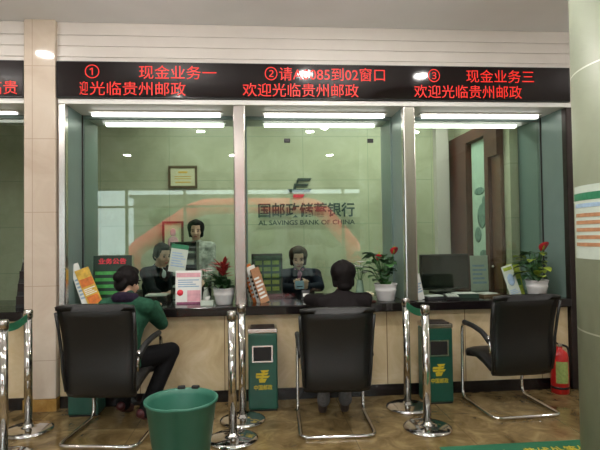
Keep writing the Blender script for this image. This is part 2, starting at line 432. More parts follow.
MB().b2((x0, -0.07, 0.752), (x1, 0.83, 0.83), bev=0.008).build('worktop', M_black, ct2)

GY = 4.82
for i, (xa, xb) in enumerate(((-1.644, -0.213), (-0.127, 1.301), (1.397, 2.829))):
    w = MB(); w.b2((xa, GY-.02, 2.556), (xb, GY+.02, 2.588)); w.b2((xa, GY-.02, 0.832), (xa+.012, GY+.02, 2.556)); w.b2((xb-.012, GY-.02, 0.832), (xb, GY+.02, 2.556))
    wo = struct('window_%d' % (i+1), w, M_divider)
    gp = MB().b2((xa+.012, GY-.006, 0.834), (xb-.012, GY+.006, 2.556)).build('glass_pane', M_glass, wo); gp['kind'] = 'structure'
    if i == 1:
        for cxp in (0.273, 1.089):
            k = MB().b2((cxp-.03, GY-.022, 2.335), (cxp+.03, GY-.006, 2.375), bev=0.004).build('glass_clamp', M_plastic, wo); k['kind'] = 'structure'
wo = struct('window_4', MB().b2((XL, GY-.02, 2.556), (-1.73, GY+.02, 2.588)), M_divider)
gp = MB().b2((XL, GY-.006, 0.834), (-1.735, GY+.006, 2.556)).build('glass_pane', M_glass, wo); gp['kind'] = 'structure'

TUBES = [(-0.93, 1.16, 'left'), (0.625, 1.14, 'middle'), (2.14, 1.16, 'right')]
for tx_, tl, wd in TUBES:
    for ty, nm in ((4.66, 'front'), (5.08, 'rear')):
        t = thing('tube_light', '%s white tube light of the pair in the %s booth ceiling' % (nm, wd), 'ceiling light', (tx_, ty, 2.59), 0, 'tube lights over the booths')
        MB().b2((-tl/2-.02, -.045, -.012), (tl/2+.02, .045, 0.0)).build('housing', M_lightwhite, t)
        MB().b2((-tl/2, -.022, -.044), (tl/2, .022, -.012), bev=.008).build('diffuser', M_tube, t)
t = thing('tube_light', 'tube light in the booth ceiling left of the tiled pillar', 'ceiling light', (-2.75, 4.66, 2.59), 0, 'tube lights over the booths')
MB().b2((-.6, -.045, -.012), (.6, .045, 0.0)).build('housing', M_lightwhite, t)
MB().b2((-.58, -.03, -.026), (.58, .03, -.012), bev=.005).build('diffuser', M_tube, t)
for i, (lx, ly) in enumerate(HALL_LIGHTS):
    t = thing('downlight', 'small round recessed downlight in the hall ceiling', 'ceiling light', (lx, ly, CEIL), 0, 'recessed downlights of the hall')
    MB().lathe([(0.076, -0.001), (0.095, -0.001), (0.095, -0.012), (0.076, -0.012)], seg=32, cap=False).build('trim_ring', M_lightwhite, t)
    MB().lathe([(0.0005, -0.004), (0.076, -0.004), (0.076, -0.006), (0.0005, -0.006)], seg=32).build('lens', M_bulb, t)
for i, (lx, ly) in enumerate(FILL_GLOBES):
    t = thing('added_fill_globe', 'added opal globe pendant lamp, unseen fill light below the hall ceiling', 'pendant lamp', (lx, ly, CEIL), 0, 'added fill globes in the hall')
    MB().lathe([(.003, 0), (.05, 0), (.05, -.02), (.003, -.02)], seg=24).build('ceiling_cap', M_lightwhite, t)
    MB().tube([(0, 0, -.02), (0, 0, -.29)], .006, 8).build('rod', M_lightwhite, t)
    MB().ball((0, 0, -.35), .065, 0, 3).build('globe', M_globe, t)
for i, (lx, ly) in enumerate(OFFICE_LIGHTS):
    t = thing('ceiling_panel_light', 'rectangular unseen office light above the tellers', 'ceiling light', (lx, ly, 3.2), 0, 'office ceiling lights')
    MB().b2((-.6, -.18, -.02), (.6, .18, 0)).build('housing', M_lightwhite, t)

led = thing('led_display_board', 'long black scrolling sign with red characters above the three booths', 'led sign', (0.6, YC, 2.634))
MB().b2((-2.308, -0.035, 0), (2.27, 0.0, 0.316), bev=0.004).build('housing', M_plastic, led)
MB().b2((-2.302, -0.040, 0.010), (2.258, -0.034, 0.306)).build('display_face', M_ledface, led)
def ledrow(s, xa, xb, z, h=0.118, par=led, ox=0.6):
    text(s, xb-xa, h, M_ledred, par, (xa-ox, -0.041, z), name='led_characters', bold=0.0)
R1, R2 = 0.166, 0.022
ledrow('①', -1.47, -1.35, R1); ledrow('现金业务一', -1.02, -0.36, R1)
ledrow('迎', -1.515, -1.445, R2); ledrow('光临贵州邮政', -1.43, -0.625, R2)
ledrow('②', 0.06, 0.17, R1); ledrow('请A0085到02窗口', 0.185, 1.13, R1); ledrow('欢迎光临贵州邮政', -0.135, 0.89, R2)
ledrow('③', 1.525, 1.635, R1); ledrow('现金业务三', 1.88, 2.52, R1); ledrow('欢迎光临贵州邮政', 1.395, 2.40, R2)
led2 = thing('led_display_board', 'end of a black scrolling sign left of the tiled pillar', 'led sign', (-3.0, YC, 2.634))
MB().b2((-1.0, -0.035, 0), (1.024, 0.0, 0.316), bev=0.004).build('housing', M_plastic, led2)
MB().b2((-0.99, -0.040, 0.010), (1.02, -0.034, 0.306)).build('display_face', M_ledface, led2)
ledrow('欢迎光临贵', -2.66, -2.02, R2, 0.118, led2, -3.0)

# ---- notice wrapped on the round column
def curved_sheet(name, label, cat, ang0, dang, z0, z1, regions, r=0.4025, c=(1.918, 2.186)):
    """a thin sheet following the column; regions are (u0,u1,v0,v1,material)"""
    t = thing(name, label, cat, (c[0]+r*math.cos(ang0), c[1]+r*math.sin(ang0), z0))
    def strip(u0, u1, v0, v1, rr, m, nm):
        b = MB(); n = 10; fr = []
        for k in range(n+1):
            th = ang0+dang*(u0+(u1-u0)*k/n)
            fr.append([b.bm.verts.new((c[0]+q*math.cos(th)-t.location.x, c[1]+q*math.sin(th)-t.location.y, (z1-z0)*v)) for q, v in ((rr, v0), (rr, v1), (rr-.0015, v1), (rr-.0015, v0))])
        for p, q in zip(fr, fr[1:]):
            for k in range(4): b.bm.faces.new((p[k], q[k], q[(k+1) % 4], p[(k+1) % 4]))
        b.bm.faces.new(fr[0]); b.bm.faces.new(fr[-1][::-1])
        return b.build(nm, m, t)
    strip(0, 1, 0, 1, r, M_paper2, 'sheet')
    for i, (u0, u1, v0, v1, m, nm) in enumerate(regions): strip(u0, u1, v0, v1, r+.0012, m, nm)
    return t
rows = [(0.0, 0.94, .80, .90, M_pgreen, 'green_header'), (0.06, .94, .70, .755, M_pblue, 'printed_line')]
rows += [(0.07, .94, .57-.1*k, .62-.1*k, M_pbrown, 'printed_row') for k in range(5)]
notice = curved_sheet('notice_sheet', 'pale printed notice with green header wrapped on the round column', 'notice', math.radians(157), math.radians(52), 1.30, 1.645, rows)

# ================================================================== OFFICE BEHIND THE GLASS
cert = thing('framed_certificate', 'brown framed certificate hanging on the pale green rear wall', 'certificate', (-1.02, YB-.002, 2.1))
fr = MB()
for lo, hi in (((-.19, -.025, 0), (.19, 0, .03)), ((-.19, -.025, .27), (.19, 0, .3)), ((-.19, -.025, .03), (-.16, 0, .27)), ((.16, -.025, .03), (.19, 0, .27))): fr.b2(lo, hi)
fr.build('frame', M_goldframe, cert)
MB().b2((-.16, -.012, .03), (.16, 0, .27)).build('certificate_sheet', M_cream2, cert)
cp = MB(); cp.b2((-.10, -.0135, .07), (.10, -.012, .085)); cp.b2((-.11, -.0135, .12), (.11, -.012, .13)); cp.b2((-.11, -.0135, .15), (.11, -.012, .16)); cp.b2((-.06, -.0135, .20), (.06, -.012, .225))
cp.build('print', M_pyellow, cert)
sign = thing('bank_wall_sign', 'dark green emblem and raised bank name lettering on the rear wall', 'wall sign', (0.68, YB-.02, 1.6))
lg = MB()
lg.poly([(-.02, .625), (.155, .625), (.13, .588), (-.02, .588)], .018)
lg.poly([(-.06, .552), (.115, .552), (.09, .515), (-.06, .515)], .018)
lg.poly([(-.175, .478), (.15, .478), (.125, .441), (-.16, .441)], .018)
lg.poly([(-.055, .588), (-.02, .588), (-.02, .625), (-.035, .625)], .018)
lg.poly([(-.10, .478), (-.06, .478), (-.06, .552), (-.085, .552)], .018)
lg.poly([(-.058, .552), (-.035, .552), (-.022, .588), (-.05, .588)], .018)
lg.build('emblem', M_logo, sign, loc=(-.12, 0, 0.0))
lr = MB(); lr.poly([(-.10, .405), (.055, .405), (.03, .362), (-.10, .362)], .018); lr.build('emblem_base', M_pred, sign, loc=(-.12, 0, 0))
text('国邮政储蓄银行', 1.32, 0.2, M_logo, sign, (-.70, 0.0, 0.09), name='bank_name', ext=0.012, bold=0.022)
text('AL SAVINGS BANK OF CHINA', 1.32, 0.065, M_logo, sign, (-.70, 0.0, -.012), name='english_bank_name', ext=0.012, bold=0.018)
struct('trim_9', MB().b2((2.43, YB-.13, 0), (2.60, YB, 3.2)), M_white)
# side wall: dark wood trims, a glazed panel and a door
struct('trim_10', MB().b2((2.66, 6.25, 0), (2.74, 6.8, 2.74)), M_wood)
struct('trim_11', MB().b2((2.66, 5.72, 2.60), (2.74, 6.25, 2.74)), M_wood)
dr = struct('door_1', MB().b2((2.70, 5.40, 0), (2.74, 5.62, 2.32)), M_wood2)
struct('trim_12', MB().b2((2.66, 5.62, 0), (2.74, 5.72, 2.74)), M_wood)
struct('trim_13', MB().b2((2.66, 5.40, 2.32), (2.74, 5.62, 2.74)), M_wood)
MB().ball((2.68, 5.58, 1.05), .022).build('door_handle', M_steel, dr)
sc = thing('hanging_scroll', 'tall pale green landscape scroll beside the brown wooden door', 'scroll', (2.735, 5.98, 0.6))
MB().b2((-.012, -.22, 0), (0, .22, 1.98)).build('scroll_sheet', mat('pale_green_silk', (168, 196, 176), .7, 0, .1, 6), sc)
ik = MB()
for yy, zz, ry, rz_ in ((0.02, 1.36, .15, .05), (-.04, 1.05, .13, .16), (.08, .82, .10, .10), (-.07, .58, .12, .06), (.02, .45, .16, .03), (-.1, 1.2, .06, .1)):
    ik.ball((-.0125, yy, zz), (.0015, ry, rz_))
ik.build('ink_landscape', mat('faded_ink', (96, 132, 118), .7, 0, .3, 20), sc)
MB().tube([(-.015, -.25, 0), (-.015, .25, 0)], .016).build('scroll_rod', M_wood, sc)

# framed picture on the rear wall
pc = thing('framed_picture', 'narrow dark framed pink picture low on the rear wall', 'picture', (-1.155, YB-.002, 1.26))
fr = MB()
for lo, hi in (((-.14, -.025, 0), (.14, 0, .025)), ((-.14, -.025, .37), (.14, 0, .395)), ((-.14, -.025, .025), (-.11, 0, .37)), ((.11, -.025, .025), (.14, 0, .37))): fr.b2(lo, hi)
fr.build('frame', M_wood, pc)
MB().b2((-.11, -.012, .025), (.11, 0, .37)).build('picture_sheet', M_cream2, pc)
pp = MB(); pp.ball((0, -.012, .25), (.04, .002, .055)); pp.ball((0, -.012, .12), (.075, .002, .08)); pp.build('painted_shape', M_ppink, pc)

# ================================================================== CHAIRS
def make_chair(label):
    t = thing('cantilever_chair', label, 'chair', (0, 0, 0), 0, 'visitor chairs at the counter')
    hw = 0.265; r = 0.0135
    fr = MB()
    fr.tube([(-hw+.01, .08, .655), (-hw, .20, .665), (-hw, .255, .63), (-hw, .27, .02), (-hw, -.27, .0145), (hw, -.27, .0145), (hw, .27, .02), (hw, .255, .63), (hw, .20, .665), (hw-.01, .08, .655)], r, 14, 0, 0.07)
    fr.build('tube_frame', M_chrome, t)
    for s in (-1, 1):
        ar_ = MB().tube([(s*hw, .21, .672), (s*hw, .05, .668), (s*(hw-.005), -.10, .640), (s*(hw-.012), -.19, .58)], .021, 12, 0, .05).build('armrest', M_rubber, t)
        MB().tube([(s*(hw-.012), -.17, .625), (s*(hw-.016), -.195, .55), (s*(hw-.02), -.19, .49)], .013, 10, 0, .03).build('arm_bracket', M_chrome, ar_)
    # padded one-piece shell: seat sweeping up into the back
    def shell(profile, half, thick, name, m):
        b = MB(); rows = []
        n = len(profile)
        for i, (y, z) in enumerate(profile):
            a = Vector(profile[max(i-1, 0)]); c = Vector(profile[min(i+1, n-1)]); d = (c-a).normalized(); nn = Vector((-d.y, d.x))
            row = []
            h = half(i/(n-1))
            for k in range(9):
                u = -1+2*k/8; edge = (1-abs(u)**6)
                row.append((u*h, Vector((y, z)), nn, thick*(.55+.45*edge)))
            rows.append(row)
        top = [[b.bm.verts.new((x, p.x+nn.x*tk*.5, p.y+nn.y*tk*.5)) for x, p, nn, tk in row] for row in rows]
        bot = [[b.bm.verts.new((x, p.x-nn.x*tk*.5, p.y-nn.y*tk*.5)) for x, p, nn, tk in row] for row in rows]
        for g in (top, bot):
            for r0, r1 in zip(g, g[1:]):
                for k in range(8): b.bm.faces.new((r0[k], r0[k+1], r1[k+1], r1[k]))
        for r0, r1, q0, q1 in [(top[i], top[i+1], bot[i], bot[i+1]) for i in range(n-1)]:
            for k in (0, 8): b.bm.faces.new((r0[k], r1[k], q1[k], q0[k]))
        for g in (0, n-1):
            for k in range(8): b.bm.faces.new((top[g][k], top[g][k+1], bot[g][k+1], bot[g][k]))
        for f in b.bm.faces: f.smooth = True
        return b.build(name, m, t)
    shell([(-.165, .365), (-.15, .37), (-.05, .405), (.06, .425), (.16, .43), (.23, .42), (.255, .39)], lambda u: .238, .075, 'seat', M_leather)
    shell([(-.175, .325), (-.19, .35), (-.205, .42), (-.205, .50), (-.20, .58), (-.205, .66), (-.222, .76), (-.248, .86), (-.268, .915), (-.28, .932), (-.295, .925)],
          lambda u: .235+.03*u, .052, 'backrest', M_leather)
    for s in (-1, 1):
        MB().tube([(s*.236, -.21, .36), (s*.244, -.236, .50), (s*.25, -.236, .62), (s*.258, -.262, .78), (s*.264, -.29, .90)], .011, 8).build('back_rail', M_plastic, t)
    return t
chairA = make_chair('black leather chair behind the bucket, under the person in green jacket')
chairA.location = (-1.09, 3.81, 0); chairA.rotation_euler = (0, 0, math.radians(-7)); chairA.scale = (1.03,)*3
chairB = dup(chairA, (0.545, 3.79, 0), math.radians(-2.0), 'black leather chair seen straight from behind at the middle window')
chairB.scale = (1, 1, .965)
chairC = dup(chairA, (2.03, 4.0, 0), math.radians(3), 'empty black leather chair beside the red fire extinguisher')
chairC.scale = (1.04, 1.0, 1.0)

# ================================================================== STANCHIONS, BINS, BUCKET, EXTINGUISHER, MAT
def make_stanchion(label, h=0.905):
    t = thing('queue_stanchion', label, 'queue post', (0, 0, 0), 0, 'chrome queue posts')
    MB().lathe([(0.003, 0.0), (0.172, 0.0), (0.176, 0.006), (0.174, 0.014), (0.15, 0.024), (0.08, 0.034), (0.038, 0.042), (0.034, 0.055), (0.003, 0.056)], seg=56).build('base', M_chrome, t)
    MB().lathe([(0.003, 0.045), (0.0295, 0.045), (0.0295, h-.06), (0.003, h-.06)], seg=28).build('pole', M_chrome, t)
    MB().lathe([(0.003, h-.06), (0.034, h-.06), (0.034, h-.008), (0.028, h), (0.003, h)], seg=28).build('belt_head', M_steel, t)
    return t
SA = make_stanchion('chrome queue post right beside the green bucket'); SA.location = (-0.206, 3.583, 0)
SB = dup(SA, (-0.150, 3.945, 0), 0, 'chrome queue post just behind the one beside the bucket')
SCc = dup(SA, (1.199, 4.08, 0), 0, 'chrome queue post nearer the counter of the belted pair left of the empty chair')
SD = dup(SA, (1.212, 3.63, 0), 0, 'chrome queue post in front, of the belted pair left of the empty chair')
SE = dup(SA, (-1.745, 3.93, 0), 0, 'chrome queue post with green belt before the tiled pillar')
SF = dup(SA, (-1.685, 3.44, 0), 0, 'chrome queue post at the left picture edge, nearest end of green belt')
def belt(o, d):
    """retractable belt from this post to a neighbour d away, sagging slightly"""
    b = MB(); n = 10; rows = []
    side = Vector((d.y, -d.x, 0)).normalized()*.002
    for k in range(n+1):
        u = k/n; p = d*(.06+.88*u); z = .875-.02*math.sin(PI*u)
        rows.append([b.bm.verts.new((p.x+s*side.x, p.y+s*side.y, z+q)) for s, q in ((-1, 0), (1, 0), (1, -.055), (-1, -.055))])
    for r0, r1 in zip(rows, rows[1:]):
        for k in range(4): b.bm.faces.new((r0[k], r0[(k+1) % 4], r1[(k+1) % 4], r1[k]))
    b.bm.faces.new(rows[0]); b.bm.faces.new(rows[-1][::-1])
    b.build('belt', M_belt, o)
belt(SD, SCc.location-SD.location); belt(SE, SF.location-SE.location)

def make_bin(label):
    t = thing('litter_bin', label, 'litter bin', (0, 0, 0), 0, 'green litter bins with ashtray tops')
    b = MB().b2((-.12, -.10, 0.012), (.12, .10, .635), bev=.012); b.build('body', M_bingreen, t)
    MB().b2((-.112, -.092, 0), (.112, .092, .012)).build('foot', M_rubber, t)
    at_ = MB().b2((-.123, -.103, .635), (.123, .103, .672), bev=.008).build('ashtray_top', M_steel, t)
    MB().b2((-.10, -.085, .672), (.10, .085, .680), bev=.003).build('ash_grille', M_darkmetal, at_)
    f = MB()
    for lo, hi in (((-.088, -.106, .40), (.062+.02, -.098, .412)), ((-.088, -.106, .525), (.082, -.098, .537)), ((-.088, -.106, .412), (-.076, -.098, .525)), ((.070, -.106, .412), (.082, -.098, .525))): f.b2(lo, hi)
    sf = f.build('slot_frame', M_steel, t)
    MB().b2((-.076, -.1025, .412), (.070, -.099, .525)).build('slot', M_rubber, sf)
    e = MB()
    e.poly([(-.02, .335), (.05, .335), (.035, .318), (-.01, .318)], .002)
    e.poly([(-.055, .312), (.045, .312), (.03, .295), (-.06, .295)], .002)
    e.poly([(-.06, .289), (.055, .289), (.04, .272), (-.055, .272)], .002)
    e.poly([(-.035, .266), (.03, .266), (.015, .235), (-.03, .235)], .002)
    e.poly([(-.03, .24), (-.01, .24), (.02, .33), (.0, .33)], .002)
    e.build('emblem', M_yellow, t, loc=(0.0, -.103, 0))
    text('中国邮政', .15, .042, M_yellow, t, (-.075, -.1015, .175), name='lettering', bold=.012)
    return t
B1 = make_bin('dark green litter bin with steel top beside the twin chrome posts'); B1.location = (0.012, 4.235, 0)
dup(B1, (1.495, 4.235, 0), 0, 'dark green litter bin behind the chrome post left of the empty chair')
dup(B1, (-1.435, 4.285, 0), 0, 'dark green litter bin half hidden beneath the leftmost black chair')

bk = thing('bucket', 'big green plastic bucket with pouring lip standing before the left chair', 'bucket', (-0.495, 3.16, 0))
def bucket_mesh():
    b = MB(); seg = 64
    prof = [(.150, .0), (.158, .006), (.212, .415), (.222, .42), (.225, .435), (.219, .440), (.206, .432), (.200, .40), (.148, .02), (.002, .016)]
    rings = []
    for r, z in prof:
        ring = []
        for k in range(seg):
            th = 2*PI*k/seg; dth = (th-1.5*PI); lip = math.exp(-(dth/.13)**2)*(1 if z > .39 else 0)
            rr = r+.016*lip
            ring.append(b.bm.verts.new((rr*math.cos(th), rr*math.sin(th), z+.010*lip)))
        rings.append(ring)
    for p, q in zip(rings, rings[1:]):
        for k in range(seg): b.bm.faces.new((p[k], p[(k+1) % seg], q[(k+1) % seg], q[k])).smooth = True
    b.bm.faces.new(rings[0][::-1]); b.bm.faces.new(rings[-1])
    return b
bucket_mesh().build('tub', M_bucket, bk)
for s, a in ((0, 1.72), (1, 1.30)):
    c_, s_ = math.cos(a), math.sin(a)
    MB().box((.222*c_, .222*s_, .436), (.05, .03, .03), (0, 0, a+PI/2), 0, .006).build('handle_lug', M_rubber, bk)
MB().tube([(.20, .12, .018), (.27, .26, .014), (.33, .36, .013), (.27, .44, .013)], .009, 8, 0, .05).build('cord', M_rubber)
tag(bpy.data.objects['cord'], 'short black cord lying on the floor between bucket and chrome post', 'cord')
bpy.data.objects['cord'].location = (-0.53, 3.14, -0.004)

fe = thing('fire_extinguisher', 'red fire extinguisher on the floor at the right end of the counter', 'fire extinguisher', (2.655, 4.30, 0))
MB().lathe([(.003, 0), (.068, 0), (.075, .012), (.075, .32), (.066, .355), (.042, .382), (.026, .392), (.026, .41), (.003, .41)], seg=36).build('cylinder', M_red, fe)
lb = MB(); n = 12; rw = []
for k in range(n+1):
    th = -PI/2-.2+1.5*(k/n-.5)*1.0
    rw.append([lb.bm.verts.new((q*math.cos(th), q*math.sin(th), z)) for q, z in ((.0765, .10), (.0765, .29), (.0745, .29), (.0745, .10))])
for p, q in zip(rw, rw[1:]):
    for k in range(4): lb.bm.faces.new((p[k], q[k], q[(k+1) % 4], p[(k+1) % 4]))
lb.build('label_sheet', mat('pale_green_label', (150, 168, 96), .5, 0, .2, 60), fe)
MB().b2((-.02, -.02, .41), (.02, .02, .44), bev=.004).build('valve', M_steel, fe)
MB().tube([(-.01, 0, .435), (-.07, -.01, .465), (-.12, -.01, .45)], .008, 8, 0, .02).build('lever', M_rubber, fe)
MB().tube([(.02, 0, .425), (.075, 0, .41), (.092, 0, .36), (.088, 0, .12)], .010, 8, 0, .04).build('hose', M_rubber, fe)
MB().lathe([(.0745, .045), (.0765, .047), (.0765, .065), (.0745, .067)], seg=36, cap=False).build('band', M_rubber, fe)

fm = thing('floor_mat', 'green floor mat with yellow lettering at the bottom picture edge', 'floor mat', (1.70, 2.90, 0), math.radians(0.5))
MB().b2((-.52, -.40, 0), (.56, .395, .008), bev=.003).build('mat_sheet', M_matgreen, fm)
text('请在', .19, .11, M_yellow, fm, (-.26, .185, .0085), (0, 0, 0), name='lettering', bold=.015)
text('黄线外等候', .46, .12, M_yellow, fm, (0.0, .185, .0085), (0, 0, 0), name='lettering', bold=.015)

# ================================================================== POTTED PLANTS
POTPROF = [(.003, 0), (.072, 0), (.080, .008), (.094, .085), (.100, .094), (.100, .106), (.096, .112), (.106, .150), (.110, .156), (.104, .160), (.098, .150), (.092, .12), (.003, .12)]
def pot(t, sc_=1.0):
    MB().lathe([(r*sc_, z*sc_) for r, z in POTPROF[:11]] + [(.003, .135*sc_)], seg=40).build('pot', M_pot, t)
    MB().lathe([(.003, .138*sc_), (.094*sc_, .138*sc_), (.094*sc_, .142*sc_), (.003, .146*sc_)], seg=24).build('soil', M_soil, t)
CT = 0.8302
rnd = random.Random(3)
p1 = thing('potted_bromeliad', 'potted plant with spiky red bracts left of the first steel post', 'potted plant', (-0.325, 4.53, CT)); pot(p1, .93)
fo = MB()
for k in range(60):
    az = k*2.4; L_ = rnd.uniform(.18, .27) if math.cos(az) < .1 else rnd.uniform(.10, .14)
    fo.leaf((.02*rnd.uniform(-1, 1), .02*rnd.uniform(-1, 1), .12), az, L_, rnd.uniform(.04, .06), rnd.uniform(.6, 1.4), rnd.uniform(.6, 1.6))
fo.build('foliage', M_leaf, p1, recalc=False, solid=.001)
MB().tube([(0, 0, .12), (0.005, 0, .30)], .012, 8).build('stem', M_leaf2, p1)
fl = MB()
for k in range(28):
    az = k*2.4; L_ = rnd.uniform(.12, .18) if math.cos(az) < .3 else .09
    fl.leaf((0.0, 0, .24+.0038*k), az, L_, .036, rnd.uniform(.15, 1.2), rnd.uniform(.2, .6))
fl.build('bract', mat('brick_red_bract', (150, 44, 42), .5, 0, .25, 30), p1, recalc=False, solid=.001)
def anthurium(label, loc, seed, flowers, pale=False):
    rr = random.Random(seed)
    t = thing('potted_anthurium', label, 'potted plant', loc); pot(t, .98)
    st = MB(); fo = MB()
    for k in range(46):
        az = k*2.399; h = rr.uniform(.17, .42); rad = rr.uniform(.03, .12)*(.5 if math.cos(az) > 0 else 1)
        tip = (rad*math.cos(az), rad*math.sin(az)*.8, h)
        st.tube([(.02*math.cos(az), .02*math.sin(az), .12), (tip[0]*.5, tip[1]*.5, h*.7), tip], .004, 6)
        fo.leaf(tip, az+rr.uniform(-.3, .3), rr.uniform(.09, .15)*(.55 if math.cos(az) > 0 else 1), rr.uniform(.07, .11)*(.8 if math.cos(az) > 0 else 1), rr.uniform(-.1, .7), rr.uniform(.5, 1.3), 1 if rr.random() < .35 else 0)
    st.build('stem', M_leaf2, t); fo.build('foliage', [M_leaf, M_leafy if pale else M_leaf2], t, recalc=False, solid=.001)
    for fx, fy, fz, s in flowers:
        MB().tube([(fx*.1, fy*.1, .12), (fx*.6, fy*.6, fz*.7), (fx, fy, fz-.01)], .0045, 6).build('flower_stem', M_leaf2, t)
        f = MB(); f.leaf((fx, fy+.03*s/.1*.3, fz-.03), -PI/2+fx*2, s*1.25, s, 1.1, .5, 0, 8, .3)
        fo_ = f.build('flower', M_flower, t, recalc=False, solid=.0015)
        MB().tube([(fx, fy-.006, fz-.01), (fx, fy-.03, fz+.045)], .007, 8).build('spadix', M_leafy, t)
    return t
anthurium('potted plant with one red bloom left of the second steel post', (1.143, 4.52, CT), 5, [(.075, -.02, .45, .075), (-.07, -.04, .40, .06)])
anthurium('potted plant with red bloom before the right end panel', (2.612, 4.56, CT), 11, [(.05, -.03, .455, .095)], True)

# ================================================================== CARDS, BROCHURES, STANDS
def card(name, label, cat, loc, rot, w, h, th, cover, regions, group=None, extra=None):
    """one printed board or booklet: body plus printed patches; x across, z up, printed side towards -y"""
    t = thing(name, label, cat, loc, 0, group, rot)
    MB().b2((-w/2, 0, 0), (w/2, th, h), bev=min(.0015, th*.3)).build('cover' if th > .004 else 'sheet', cover, t)
    if regions:
        by = {}
        for (u0, u1, v0, v1, m, nm) in regions: by.setdefault((m.name, nm, u0 if nm.endswith('patch') else 0, v0 if nm.endswith('patch') else 0), []).append((u0, u1, v0, v1, m))
        for (mn, nm, _q, _w), rs in by.items():
            b = MB()
            for u0, u1, v0, v1, m in rs: b.b2((-w/2+w*u0, -.0012, h*v0), (-w/2+w*u1, .0004, h*v1))
            b.build(nm, rs[0][4], t)
    return t
def strut(t, h, depth, m):
    MB().tube([(0, .008, h*.8), (0, depth, .004)], .005, 6).build('easel_strut', m, t)
lines = lambda v0, v1, n, m, u0=.1, u1=.9, nm='printed_text': [(u0, u1-.12*(k % 3), v0+(v1-v0)*k/n, v0+(v1-v0)*(k+.5)/n, m, nm) for k in range(n)]
# booth 1
card('brochure', 'golden and orange brochure leaning on the left divider', 'brochure', (-1.455, 4.60, CT), (math.radians(-6), math.radians(-20), math.radians(25)), .12, .36, .012, M_pyellow,
     [(.05, .95, .55, .75, M_porange, 'orange_patch'), (.1, .9, .08, .3, M_porange, 'orange_patch')] + lines(.34, .52, 4, M_paper))
card('brochure', 'tall white brochure left of the golden one', 'brochure', (-1.525, 4.585, CT), (math.radians(-6), math.radians(-17), math.radians(25)), .08, .40, .012, M_paper,
     lines(.2, .7, 6, M_pblue))
gb = card('notice_stand', 'green stand-up board with red heading behind person in green jacket', 'notice stand', (-1.365, 4.745, CT), (math.radians(-3), 0, 0), .345, .445, .012, M_pdkgreen,
     lines(.06, .74, 5, M_pbright, .05, .98) + [(.62, .95, .1, .5, M_pgreen, 'green_patch')])
text('业务公告', .25, .055, M_pred, gb, (-.125, -.0015, .365), name='lettering', bold=.02)
sd = card('notice_stand', 'pink and white stand-up leaflet with red circle before the glass', 'notice stand', (-0.655, 4.63, CT), (math.radians(-5), 0, 0), .235, .30, .010, M_paper,
     [(.04, .96, .80, .93, M_ppink, 'pink_patch'), (.45, .96, .06, .40, M_ppink, 'pink_patch'), (.05, .95, .0, .05, M_scarf, 'mauve_border')] + lines(.5, .76, 4, M_pblue))
e = MB(); e.lathe([(.001, -.0016), (.028, -.0016), (.028, 0.0006), (.001, .0006)], (-.075, 0, .10), 24, 0, 'Y'); e.build('red_circle', M_pred, sd); strut(sd, .3, .09, M_plastic)
strut(gb, .44, .045, M_plastic)
ps = card('paper_sheet', 'white sheet with green top hanging tilted on the left glass', 'paper', (-0.79, 4.808, 1.105), (0, math.radians(9), 0), .16, .265, .002, M_paper2,
     [(0, 1, .84, 1, M_pgreen, 'green_header')] + lines(.2, .75, 6, M_pblue))
# file rack behind the glass
rk = thing('document_rack', 'tall black document rack with papers behind the left glass', 'rack', (-0.745, 5.06, CT))
b = MB(); b.b2((-.125, -.11, 0), (-.115, .11, .56)); b.b2((.115, -.11, 0), (.125, .11, .56)); b.b2((-.115, .10, 0), (.115, .11, .56)); b.build('frame', M_plastic, rk)
for k in range(6): MB().b2((-.115, -.11, .0+.11*k), (.115, .10, .008+.11*k)).build('shelf', M_plastic, rk)
for k in range(5):
    tag(MB().b2((-.105, -.10, 0), (.10, .09, rnd.uniform(.015, .05))).build('paper_stack', M_paper if k % 2 else M_paper2, loc=(-0.745, 5.06, CT+.008+.11*k)),
        ['bottom', 'second lowest', 'middle', 'second highest', 'top'][k] + ' stack of papers in the tall black rack', 'papers', 'papers in the black rack')
dt = thing('desk_tray', 'black desk tray with white paper on it behind the left glass', 'tray', (-.99, 4.93, CT))
MB().b2((-.11, -.09, 0), (.11, .09, .05), bev=.004).build('tray', M_plastic, dt); MB().b2((-.10, -.085, .05), (.10, .08, .062)).build('paper', M_paper, dt)
# vase of pale flowers and small box beside plant
vs = thing('flower_vase', 'small vase of pink and white flowers between leaflet and bromeliad', 'vase', (-0.50, 4.68, CT))
MB().lathe([(.003, 0), (.026, 0), (.034, .03), (.03, .08), (.018, .12), (.022, .14), (.018, .14), (.014, .12), (.003, .06)], seg=24).build('vase', M_paper2, vs)
st = MB(); fl = MB()
for k in range(9):
    a = k*2.4; q = (.05*math.cos(a)*rnd.uniform(.3, 1), .04*math.sin(a), rnd.uniform(.20, .33)); st.tube([(0, 0, .1), q], .0025, 6)
    for j in range(5): fl.leaf(q, j*1.257, .032, .022, .5, .6, k % 2)
st.build('stem', M_leaf2, vs); fl.build('flower', [M_pink, M_paper], vs, recalc=False, solid=.001)
bx = thing('tissue_box', 'low grey box beside the bromeliad pot', 'box', (-0.47, 4.47, CT))
MB().b2((-.055, -.035, 0), (.055, .035, .045), bev=.004).build('box', M_paper2, bx); MB().leaf((0, 0, .044), 1.0, .05, .05, 1.3, 1.2).build('tissue', M_paper, bx, recalc=False, solid=.001)
